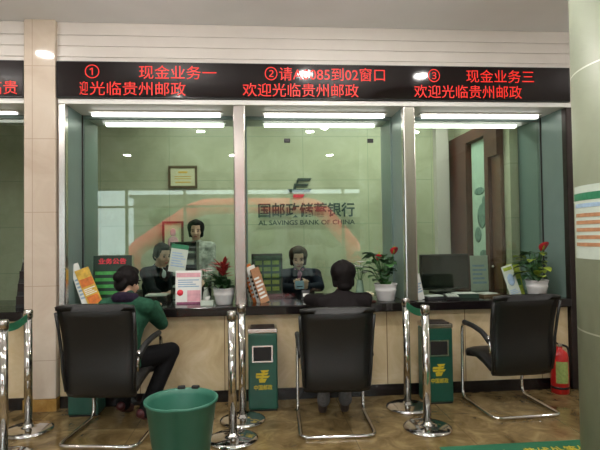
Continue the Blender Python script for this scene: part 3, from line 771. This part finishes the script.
# booth 2
for k, (lx, m, lb_, hh) in enumerate(((0.045, M_pbrown, 'tan brochure foremost in the leaning row by the steel post', .33), (0.012, M_paper, 'white brochure second in the leaning row by the steel post', .35),
                                   (-0.022, M_porange, 'orange brochure third in the leaning row by the steel post', .36), (-0.05, M_paper2, 'pale grey brochure rearmost in the leaning row by the steel post', .37))):
    card('brochure', lb_, 'brochure', (lx, 4.58+.03*k, CT), (math.radians(-8), math.radians(-16), math.radians(40)), .10, hh, .010, m, lines(.15, .8, 6, M_ink if k % 2 else M_paper), 'brochures leaning by the first steel post')
mo = thing('notice_stand', 'dark framed green panel standing left of the woman teller', 'notice stand', (0.068, 5.02, CT), math.radians(4))
MB().b2((-.155, 0, 0), (.155, .025, .43), bev=.005).build('frame', M_plastic, mo)
b = MB(); 
MB().b2((-.14, -.002, .03), (.14, .004, .41)).build('green_panel', mat('glossy_green_panel', (34, 78, 54), .25, 0, .3, 12), mo)
for k in range(5):
    for j in range(3): b.b2((-.12+.085*j, -.004, .06+.065*k), (-.05+.085*j, -.001, .10+.065*k))
b.build('printed_patch', M_leafy, mo); MB().b2((-.10, .0, 0), (.10, .13, .012)).build('foot', M_plastic, mo)
npl = thing('name_plate', 'small black and white name plate on the counter before the woman teller', 'name plate', (0.425, 4.70, CT))
MB().box((0, .012, .045), (.075, .006, .09), (math.radians(-14), 0, 0)).build('plate', M_plastic, npl); MB().b2((-.04, -.01, 0), (.04, .045, .008)).build('foot', M_plastic, npl)
MB().box((0, .0065, .045), (.055, .003, .03), (math.radians(-14), 0, 0)).build('name_strip', M_paper, npl)
for k in range(2):
    pass
v2 = thing('flower_vase', 'glass green vase with white blossoms left of the white pot', 'vase', (0.93, 4.65, CT))
MB().lathe([(.003, 0), (.035, 0), (.042, .05), (.034, .12), (.028, .17), (.031, .18), (.026, .18), (.022, .12), (.003, .05)], seg=24).build('vase', mat('pale_green_glaze', (130, 158, 138), .2, 0, .1, 20), v2)
st = MB(); fl = MB()
for k in range(12):
    a = k*2.4; q = (.075*math.cos(a)*rnd.uniform(.3, 1), .05*math.sin(a), rnd.uniform(.22, .36)); st.tube([(0, 0, .15), q], .0025, 6)
    if k % 2 == 0:
        for j in range(5): fl.leaf(q, j*1.257, .05, .036, .5, .6, 1)
    else:
        fl.leaf(q, a, .09, .05, .5, 1.1, 0)
st.build('stem', M_leaf2, v2); fl.build('foliage', [M_leaf2, M_paper], v2, recalc=False, solid=.001)
fg = thing('ornament', 'small knobbly cream ornament on the counter before the green vase', 'ornament', (0.985, 4.46, CT))
MB().lathe([(.003, 0), (.05, 0), (.052, .012), (.003, .014)], seg=24).build('base', M_wood, fg)
b = MB()
for k in range(9): b.ball((rnd.uniform(-.035, .035), rnd.uniform(-.02, .02), .03+rnd.uniform(0, .055)), rnd.uniform(.016, .026))
b.build('body', M_cream2, fg)
# booth 3
mn = thing('monitor', 'black computer monitor behind the right glass', 'monitor', (1.895, 5.03, CT), math.radians(4))
sh_ = MB().b2((-.265, 0, .03), (.265, .03, .395), bev=.006).build('screen_housing', M_plastic, mn)
MB().b2((-.25, -.002, .05), (.25, .002, .38)).build('screen', M_screen, sh_)
MB().b2((-.03, .03, .02), (.03, .05, .25), bev=.006).build('neck', M_plastic, mn)
MB().b2((-.12, -.05, 0), (.12, .14, .016), bev=.006).build('foot', M_plastic, mn)
card('paper_board', 'pale green-white board standing right of the black monitor', 'board', (2.31, 5.12, CT), (math.radians(-3), 0, 0), .19, .37, .012, M_paper2, lines(.2, .8, 5, M_pblue))
for lx, ly, rz, w, h, m, l_ in ((1.62, 4.60, .2, .21, .02, M_ink, 'flat dark folder stack at the left of the right booth counter'), (1.92, 4.64, -.15, .26, .035, M_pdkgreen, 'thick dark green folder stack before the black monitor'), (2.17, 4.68, .3, .2, .022, M_goldframe, 'brown folder stack right of the thick green one')):
    s_ = thing('paper_stack', l_, 'papers', (lx, ly, CT), rz)
    MB().b2((-w/2, -.08, 0), (w/2, .08, h)).build('lower_sheets', m, s_); MB().box((.01, .004, h+.003), (w*.8, .12, .006), (0, 0, .1)).build('top_sheet', M_paper2, s_)
cl = thing('calculator', 'dark desk calculator on the right booth counter', 'calculator', (1.76, 4.52, CT), -.1)
MB().box((0, 0, .018), (.12, .16, .03), (math.radians(6), 0, 0), 0, .005).build('body', M_plastic, cl)
b = MB()
for i in range(4):
    for j in range(4): b.box((-.04+.027*i, -.055+.026*j, .033+.0027*j), (.02, .018, .008), (math.radians(6), 0, 0))
b.build('key', M_paper2, cl)
lf = card('leaflet', 'white folded leaflet standing right beside the second steel post', 'leaflet', (1.475, 4.50, CT), (math.radians(-6), math.radians(-9), math.radians(35)), .085, .24, .004, M_paper, lines(.3, .7, 4, M_pblue))
br = card('brochure', 'white brochure with portrait oval beside the right potted plant', 'brochure', (2.44, 4.62, CT), (math.radians(-8), math.radians(-14), math.radians(10)), .12, .30, .010, M_paper2, [(.1, .9, .84, .95, M_leafy, 'green_patch')] + lines(.08, .25, 3, M_pblue))
b = MB(); b.ball((0, 0, .16), (.04, .002, .06)); b.build('oval_print', M_pblue, br)
card('brochure', 'yellow-green brochure leaning behind the white oval one', 'brochure', (2.50, 4.68, CT), (math.radians(-8), math.radians(-8), 0), .12, .31, .010, M_leafy, [(.1, .9, .3, .5, M_leaf2, 'green_patch')])
# dark leaflet tower on the counter left of the pillar
bs = thing('brochure_rack', 'dark pointed brochure rack left of the tiled pillar', 'brochure rack', (-2.085, 4.62, CT))
MB().poly([(-.075, 0), (.075, 0), (.058, .22), (.02, .45), (-.02, .45), (-.06, .22)], .02).build('back', M_plastic, bs, rot=(math.radians(-5), 0, 0))
for k in range(3): MB().box((0, -.018+.008*k, .07+.11*k), (.11-.022*k, .03, .07)).build('pocket', M_darkmetal, bs)
text('服务', .05, .03, M_paper2, bs, (-.025, .020, .40), name='lettering')

# ================================================================== STREET THINGS SEEN ONLY AS REFLECTIONS
ar = thing('inflatable_arch', 'red inflatable arch on the pavement outside the front windows', 'arch', (0.2, -14.5, -.05))
MB().tube([(-6.2, 0, 0), (-6.2, 0, .9), (-3.1, 0, 3.0), (2.6, 0, 3.0), (4.4, 0, .9), (4.4, 0, 0)], .38, 20, 0, .7).build('arch_tube', M_arch, ar)
bd = thing('sky_blocking_building', 'low pale building added across the street to block reflected sky', 'building', (3.0, -27.0, -.05))  # added so less bright sky reflects in the teller glass
MB().b2((-12, -4, 0), (11, 0, 4.45)).build('wall', mat('street_render', (128, 136, 120), .8, 0, .12, 1.5), bd)
MB().b2((-12.2, -4.2, 4.45), (11.2, .35, 4.65)).build('roof_edge', M_asphalt, bd)
for k in range(5):
    w = MB().b2((-9+4*k, 0.0, .9), (-6.6+4*k, .05, 2.9)).build('window', M_screen, bd)
    MB().b2((-9.1+4*k, 0.0, .8), (-6.5+4*k, .12, .9)).build('sill', M_white, w)
rt = random.Random(21)
for k, (tx_, ty) in enumerate(((-13, -23), (-5.6, -24), (-0.5, -23), (4.5, -24.5), (9, -22))):
    t = thing('street_tree', 'leafy street tree across the road outside', 'tree', (tx_, ty, -.05), k*.9, 'street trees outside')
    MB().tube([(0, 0, 0), (.1, 0, 1.2), (0, .1, 2.6)], .16, 10, 0, 0, .09).build('trunk', M_bark, t)
    b = MB()
    for j in range(16):
        a = j*2.4; b.ball((1.1*math.cos(a)*rt.uniform(.2, 1), 1.1*math.sin(a)*rt.uniform(.2, 1), rt.uniform(1.3, 3.0)), rt.uniform(.5, .8))
    b.build('crown', M_tree, t)

# ================================================================== PEOPLE
def remeshed(mb, name, m, parent, vox=0.009, smooth=4):
    """fuse overlapping volumes into one continuous skin"""
    me = bpy.data.meshes.new(name+'_raw'); mb.bm.to_mesh(me); mb.bm.free()
    o = bpy.data.objects.new(name+'_raw', me); COL.objects.link(o)
    r = o.modifiers.new('r', 'REMESH'); r.mode = 'VOXEL'; r.voxel_size = vox; r.use_smooth_shade = True
    s = o.modifiers.new('s', 'SMOOTH'); s.factor = .5; s.iterations = smooth
    bpy.context.view_layer.update()
    me2 = bpy.data.meshes.new_from_object(o.evaluated_get(bpy.context.evaluated_depsgraph_get()))
    bpy.data.objects.remove(o)
    for p in me2.polygons: p.use_smooth = True
    me2.materials.clear(); me2.materials.append(m); me2.name = name
    q = bpy.data.objects.new(name, me2); COL.objects.link(q); q.parent = parent
    return q
def cap(mb, a, b, ra, rb, n=None):
    a, b = Vector(a), Vector(b); L = (b-a).length
    n = n or max(2, int(L/(min(ra, rb)*.45))+1)
    for i in range(n+1):
        t = i/n; mb.ball(a.lerp(b, t), ra+(rb-ra)*t, sub=2)
def V(*a): return Vector(a)

def build_person(label, base, J, head_yaw, head_pitch, skin, hair, hairstyle, top, bottom, shoe, group=None, extras=(), face=True, slim=1.0):
    """J: joints in world metres; base: foot of the figure. yaw 0 faces +y, measured clockwise from above."""
    base = V(*base)
    t = thing('person', label, 'person', base, 0, group)
    P = {k: V(*v)-base for k, v in J.items() if len(v) == 3}
    hip = P['pelvis']; ch = P['chest']; nk = P['neck']; hd = P['head']
    # torso orientation from the shoulders
    sh = (P['shR']-P['shL']); ax = sh.normalized(); upv = (nk-hip).normalized(); fw = upv.cross(ax).normalized(); upv = ax.cross(fw).normalized()
    TR = Matrix((ax, fw, upv)).transposed()
    def torso(mb, g):
        for i in range(9):
            u = i/8; p = hip.lerp(ch, u)
            mb.ball(p, ((.155-.03*math.sin(PI*u)*1.0)*slim+g, .105+.01*u+g, .10+g), rot=TR)
        for i in range(6):
            u = i/5; p = ch.lerp(nk-upv*.045, u)
            mb.ball(p, ((.165-.06*u)*slim+g, (.115-.045*u)+g, .09-.03*u+g), rot=TR)
        for s in ('L', 'R'): cap(mb, ch.lerp(nk, .75), P['sh'+s], .055+g, .058+g)
    def arms(mb, g, fore=True, end=1.0):
        for s in ('L', 'R'):
            cap(mb, P['sh'+s], P['el'+s], .056+g, .043+g)
            if fore: cap(mb, P['el'+s], P['el'+s].lerp(P['wr'+s], end), .042+g, .027+g+(.006 if end < 1 else 0))
    def legs(mb, g, end=1.0):
        for s in ('L', 'R'):
            cap(mb, P['hip'+s], P['kn'+s], .085+g, .060+g); cap(mb, P['kn'+s], P['kn'+s].lerp(P['an'+s], end), .058+g, .036+g+(.012 if end < 1 else 0))
    # head frame
    hf = V(math.sin(head_yaw)*math.cos(head_pitch), math.cos(head_yaw)*math.cos(head_pitch), math.sin(head_pitch))
    hs = V(math.cos(head_yaw), -math.sin(head_yaw), 0); hu = hs.cross(hf)
    HR = Matrix((hs, hf, hu)).transposed()
    H = lambda x, y, z: hd + hs*x + hf*y + hu*z
    body = MB()
    torso(body, 0); arms(body, 0); legs(body, 0)
    cap(body, nk-upv*.05, H(0, -.015, -.06), .056, .050)
    body.ball(H(0, -.005, .03), (.074, .092, .092), rot=HR); body.ball(H(0, .022, -.02), (.064, .072, .075), rot=HR)
    body.ball(H(0, .042, -.062), (.046, .047, .046), rot=HR); body.ball(H(0, .066, -.098), (.022, .02, .018), rot=HR)
    cap(body, H(0, .092, .012), H(0, .112, -.026), .009, .015)
    for s in (-1, 1):
        body.ball(H(s*.012, .100, -.030), .010); body.ball(H(s*.074, -.008, -.01), (.010, .020, .033), rot=HR)
        body.ball(H(s*.034, .070, -.034), (.022, .022, .022), rot=HR)
    body.ball(H(0, .092, -.060), (.024, .010, .008), rot=HR)
    # hands
    for s in ('L', 'R'):
        w = P['wr'+s]; d = (P['hd'+s]).normalized() if ('hd'+s) in J and False else V(*J['hd'+s]).normalized()
        pn = V(*J['pn'+s]).normalized(); sd = d.cross(pn).normalized(); pn = sd.cross(d).normalized()
        for i in range(4):
            kx = (-.030+.020*i); k0 = w+d*.02+sd*kx*.6; k1 = w+d*(.085-.004*abs(i-1.4))+sd*kx
            cap(body, k0, k1, .014, .012)
            L = (.036, .042, .040, .030)[i]; dd = d; p = k1; q = .0088
            for j in range(3):
                dd = (dd*math.cos(.42)+pn*math.sin(.42)).normalized(); p2 = p+dd*L*(1, .72, .55)[j]; cap(body, p, p2, q, q-.0008); p = p2; q -= .0008
        ts = J.get('th'+s, (1,))[0]
        p = w+d*.03+sd*(-.03*ts); p2 = p+(d*.6-sd*ts*.7+pn*.3).normalized()*.042; p3 = p2+(d*.9-sd*ts*.1+pn*.45).normalized()*.034
        cap(body, p, p2, .0135, .0115); cap(body, p2, p3, .011, .0095)
    for s in ('L', 'R'):
        cap(body, P['an'+s], P['an'+s].lerp(P['to'+s], .2), .034, .034); cap(body, P['an'+s].lerp(P['to'+s], .1), P['to'+s], .032, .026)
    skin_o = remeshed(body, 'body', skin, t, .0075, 3)
    jk = MB(); torso(jk, .014); arms(jk, .013, True, .93)
    # hem and collar
    for i in range(3): jk.ball(hip+upv*(-.04+.03*i), (.175*slim, .125, .08), rot=TR)
    cap(jk, nk-upv*.06, nk-upv*.005, .082, .064)
    remeshed(jk, 'jacket', top, t, .010, 4)
    tr = MB(); legs(tr, .012, .96); tr.ball(hip-upv*.02, (.17*slim, .118, .10), rot=TR)
    for s in ('L', 'R'): cap(tr, hip, P['hip'+s], .10, .098)
    remeshed(tr, 'trousers', bottom, t, .011, 3)
    for s in ('L', 'R'):
        b = MB(); d = (P['to'+s]-P['an'+s]); cap(b, P['an'+s], P['an'+s]+d*.25, .044, .044)
        heel = P['an'+s]-d.normalized()*.045 + V(0, 0, 0)
        cap(b, heel, P['to'+s], .036, .034); cap(b, heel+d*.5, P['to'+s]+d*.12, .046, .038)
        remeshed(b, 'shoe', shoe, t, .008, 2)
    hb = MB()
    hb.ball(H(0, -.022, .042), (.086, .096, .094), rot=HR); hb.ball(H(0, .012, .088), (.066, .070, .042), rot=HR)
    for s in (-1, 1): hb.ball(H(s*.068, -.012, .02), (.020, .055, .06), rot=HR)
    hb.ball(H(0, -.075, -.02), (.066, .040, .07), rot=HR)
    if hairstyle == 'long':
        for s in (-1, 1):
            cap(hb, H(s*.074, -.005, .03), H(s*.082, -.02, -.10), .024, .026)
        for k in range(4): hb.ball(H(0, -.07, -.03-.035*k), (.08, .036, .05), rot=HR)
    if hairstyle == 'bob':
        for s in (-1, 1): hb.ball(H(s*.045, -.03, .03), (.062, .085, .085), rot=HR)
        hb.ball(H(0, -.07, .03), (.085, .055, .085), rot=HR)
        for k in range(3): hb.ball(H(0, -.062, -.03-.028*k), (.078-.006*k, .046, .05), rot=HR)
        for s in (-1, 1): cap(hb, H(s*.076, -.012, .03), H(s*.070, -.025, -.075), .024, .022)
    if hairstyle == 'bun':
        hb.ball(H(0, -.115, .02), .042); 
    remeshed(hb, 'hair', hair, t, .008, 2)
    if face:
        for s in (-1, 1):
            MB().ball(H(s*.031, .083, .004), (.013, .008, .007), rot=HR).build('eye', M_eye, t)
            MB().ball(H(s*.033, .090, .026), (.019, .006, .004), rot=HR).build('eyebrow', hair, t)
        MB().ball(H(0, .0985, -.060), (.022, .008, .0075), rot=HR).build('lips', M_lips, t)
    for fn in extras: fn(t, P, H, HR, TR, upv, fw, ax)
    return t

rad = math.radians
def cust(dx, dy=0, dz=0): pass
# customer in the green jacket on the left chair
J1 = dict(pelvis=(-1.05, 3.84, .535), chest=(-1.035, 3.97, .80), neck=(-1.035, 4.02, .975), head=(-1.045, 4.06, 1.085),
          shL=(-1.195, 4.01, .90), shR=(-.875, 3.94, .90), elL=(-1.23, 4.24, .895), elR=(-.80, 4.13, .74), wrL=(-1.12, 4.46, .875), wrR=(-.90, 4.37, .865),
          hdL=(.5, .85, 0), hdR=(-.35, .9, 0.05), pnL=(0, 0, -1), pnR=(0, 0, -1), thL=(-1,), thR=(1,),
          hipL=(-1.13, 3.90, .51), hipR=(-.95, 3.88, .51), knL=(-1.06, 4.24, .53), knR=(-.72, 4.10, .525), anL=(-1.10, 4.10, .10), anR=(-.885, 3.90, .10), toL=(-1.09, 4.25, .04), toR=(-.80, 4.03, .04))
def hood(t, P, H, HR, TR, upv, fw, ax):
    b = MB()
    for k in range(7):
        a = PI*(.15+.7*k/6); b.ball(P['neck']-upv*.03+ax*(-math.cos(a)*.085)-fw*(math.sin(a)*.075), (.042, .04, .05))
    remeshed(b, 'hood', M_purple, t, .009, 3)
build_person('person in dark green jacket seated on the left chair, back turned', (-1.0, 4.0, 0), J1, rad(28), rad(-14), M_skin, M_hair, 'bun', M_gjacket, M_trouser, M_maroon, extras=(hood,))
# customer in black on the middle chair
J2 = dict(pelvis=(.60, 3.80, .535), chest=(.635, 3.94, .79), neck=(.66, 4.03, .96), head=(.67, 4.07, 1.10),
          shL=(.495, 3.99, .885), shR=(.82, 3.98, .885), elL=(.41, 4.19, .895), elR=(.89, 4.18, .895), wrL=(.54, 4.42, .872), wrR=(.77, 4.42, .872),
          hdL=(.5, .85, 0), hdR=(-.5, .85, 0), pnL=(0, 0, -1), pnR=(0, 0, -1), thL=(-1,), thR=(1,),
          hipL=(.51, 3.86, .51), hipR=(.70, 3.86, .51), knL=(.50, 4.24, .53), knR=(.74, 4.24, .53), anL=(.49, 4.00, .19), anR=(.66, 4.00, .19), toL=(.49, 4.06, .045), toR=(.67, 4.06, .045))
def soles(t, P, H, HR, TR, upv, fw, ax):
    for s in ('L', 'R'):
        b = MB(); d = (P['to'+s]-P['an'+s]).normalized()
        n = V(0, -1, 0); n = (n-d*n.dot(d)).normalized()
        cap(b, P['an'+s]-d*.01+n*.03, P['an'+s]+d*.06+n*.034, .052, .056)
        remeshed(b, 'sole', M_sole, t, .008, 2)
build_person('person with short dark hair and black jacket seated at the middle window', (.62, 4.0, 0), J2, rad(-6), rad(-8), M_skin, M_hair, 'bob', M_bjacket, M_trouser, mat('dark_brown_shoe', (62, 48, 42), .6, 0, .2, 40), extras=(soles,))
# woman teller
J3 = dict(pelvis=(.43, 5.54, .55), chest=(.43, 5.52, .86), neck=(.425, 5.48, 1.075), head=(.413, 5.43, 1.195),
          shL=(.605, 5.50, 1.005), shR=(.255, 5.50, 1.005), elL=(.635, 5.36, .885), elR=(.215, 5.36, .885), wrL=(.485, 5.14, .90), wrR=(.345, 5.13, .90),
          hdL=(-.8, -.3, .35), hdR=(.8, -.3, .35), pnL=(0, 1, 0.2), pnR=(0, 1, 0.2), thL=(1,), thR=(-1,),
          hipL=(.52, 5.54, .52), hipR=(.34, 5.54, .52), knL=(.52, 5.45, .54), knR=(.34, 5.45, .54), anL=(.50, 5.42, .10), anR=(.36, 5.42, .10), toL=(.50, 5.30, .04), toR=(.36, 5.30, .04))
def scarf(t, P, H, HR, TR, upv, fw, ax):
    b = MB()
    for k in range(9):
        a = 2*PI*k/9; b.ball(P['neck']-upv*.008+ax*(math.cos(a)*.056)+fw*(math.sin(a)*.052), (.024, .024, .026))
    b.ball(P['neck']-upv*.045+fw*.085, (.03, .022, .03)); b.ball(P['neck']-upv*.085+fw*.105+ax*.008, (.022, .014, .035))
    remeshed(b, 'scarf', M_scarf, t, .008, 2)
build_person('person in navy suit with mauve scarf seated behind the middle glass', (.43, 5.5, 0), J3, rad(182), rad(-16), M_skin2, M_hair2, 'bob', M_suit, M_trouser, M_trouser, extras=(scarf,), slim=.95)
slip = thing('paper_slip', 'pale blue paper slip held by the person in navy suit', 'paper', (.395, 5.03, .90), 0, None, (rad(-20), 0, rad(4)))
MB().b2((-.045, 0, 0), (.045, .002, .085)).build('sheet', M_pblue, slip); MB().b2((-.03, -.001, .02), (.03, 0.0004, .03)).build('printed_text', M_ink, slip)
# teller in black suit, turned to the right
J4 = dict(pelvis=(-1.16, 5.58, .58), chest=(-1.13, 5.55, .92), neck=(-1.085, 5.49, 1.125), head=(-1.04, 5.43, 1.25),
          shL=(-1.00, 5.61, 1.065), shR=(-1.19, 5.35, 1.065), elL=(-.93, 5.46, .91), elR=(-1.10, 5.20, .90), wrL=(-.90, 5.24, .885), wrR=(-1.02, 5.10, .875),
          hdL=(.2, -.95, 0), hdR=(.95, .1, 0), pnL=(0, 0, -1), pnR=(0, 0, -1), thL=(1,), thR=(-1,),
          hipL=(-1.07, 5.60, .55), hipR=(-1.20, 5.47, .55), knL=(-.92, 5.47, .56), knR=(-1.01, 5.42, .56), anL=(-.95, 5.45, .10), anR=(-1.05, 5.42, .10), toL=(-.84, 5.38, .04), toR=(-.94, 5.33, .04))
def collar(t, P, H, HR, TR, upv, fw, ax):
    b = MB()
    for k in range(9):
        a = 2*PI*k/9; b.ball(P['neck']-upv*.004+ax*(math.cos(a)*.054)+fw*(math.sin(a)*.050), (.020, .020, .028))
    b.ball(P['neck']-upv*.06+fw*.085, (.028, .018, .05))
    remeshed(b, 'shirt_collar', M_shirt, t, .008, 2)
build_person('person in black suit with white collar seated behind the left glass', (-1.08, 5.5, 0), J4, rad(135), rad(-14), M_skin2, M_hair, 'short', M_dsuit, M_trouser, M_trouser, extras=(collar,))
# colleague standing further back
J5 = dict(pelvis=(-.78, 6.24, .93), chest=(-.78, 6.24, 1.18), neck=(-.78, 6.235, 1.38), head=(-.78, 6.20, 1.525),
          shL=(-.61, 6.24, 1.315), shR=(-.95, 6.24, 1.315), elL=(-.59, 6.20, 1.06), elR=(-.97, 6.20, 1.06), wrL=(-.66, 6.06, .93), wrR=(-.90, 6.06, .93),
          hdL=(-.5, -.6, -.5), hdR=(.5, -.6, -.5), pnL=(0, .6, -.6), pnR=(0, .6, -.6), thL=(1,), thR=(-1,),
          hipL=(-.69, 6.24, .90), hipR=(-.87, 6.24, .90), knL=(-.68, 6.22, .49), knR=(-.88, 6.22, .49), anL=(-.68, 6.26, .085), anR=(-.88, 6.26, .085), toL=(-.67, 6.11, .04), toR=(-.89, 6.11, .04))
build_person('person in pale patterned coat standing at the back of the teller room', (-.78, 6.2, 0), J5, rad(176), rad(-12), M_skin2, M_hair, 'bob', M_greycoat, M_trouser, M_trouser)

def office_chair(label, loc, rz):
    t = thing('office_chair', label, 'chair', loc, rz, 'swivel chairs of the tellers')
    MB().b2((-.22, -.2, .37), (.22, .22, .43), bev=.02).build('seat', M_plastic, t)
    MB().b2((-.2, -.26, .50), (.2, -.215, .86), bev=.02).build('backrest', M_plastic, t)
    MB().tube([(0, -.1, .38), (0, -.27, .40), (0, -.27, .6)], .018, 8, 0, .04).build('back_bar', M_plastic, t)
    MB().tube([(0, 0, .06), (0, 0, .38)], .025, 12).build('gas_column', M_chrome, t)
    for k in range(5):
        a = k*2*PI/5; MB().tube([(0, 0, .085), (.25*math.cos(a), .25*math.sin(a), .06)], .018, 8).build('foot_spoke', M_plastic, t)
        MB().ball((.25*math.cos(a), .25*math.sin(a), .026), .026).build('castor', M_rubber, t)
    return t
office_chair('dark swivel chair under the person in navy suit', (.43, 5.58, 0), PI)
office_chair('dark swivel chair under the person in black suit', (-1.12, 5.62, 0), rad(-120))
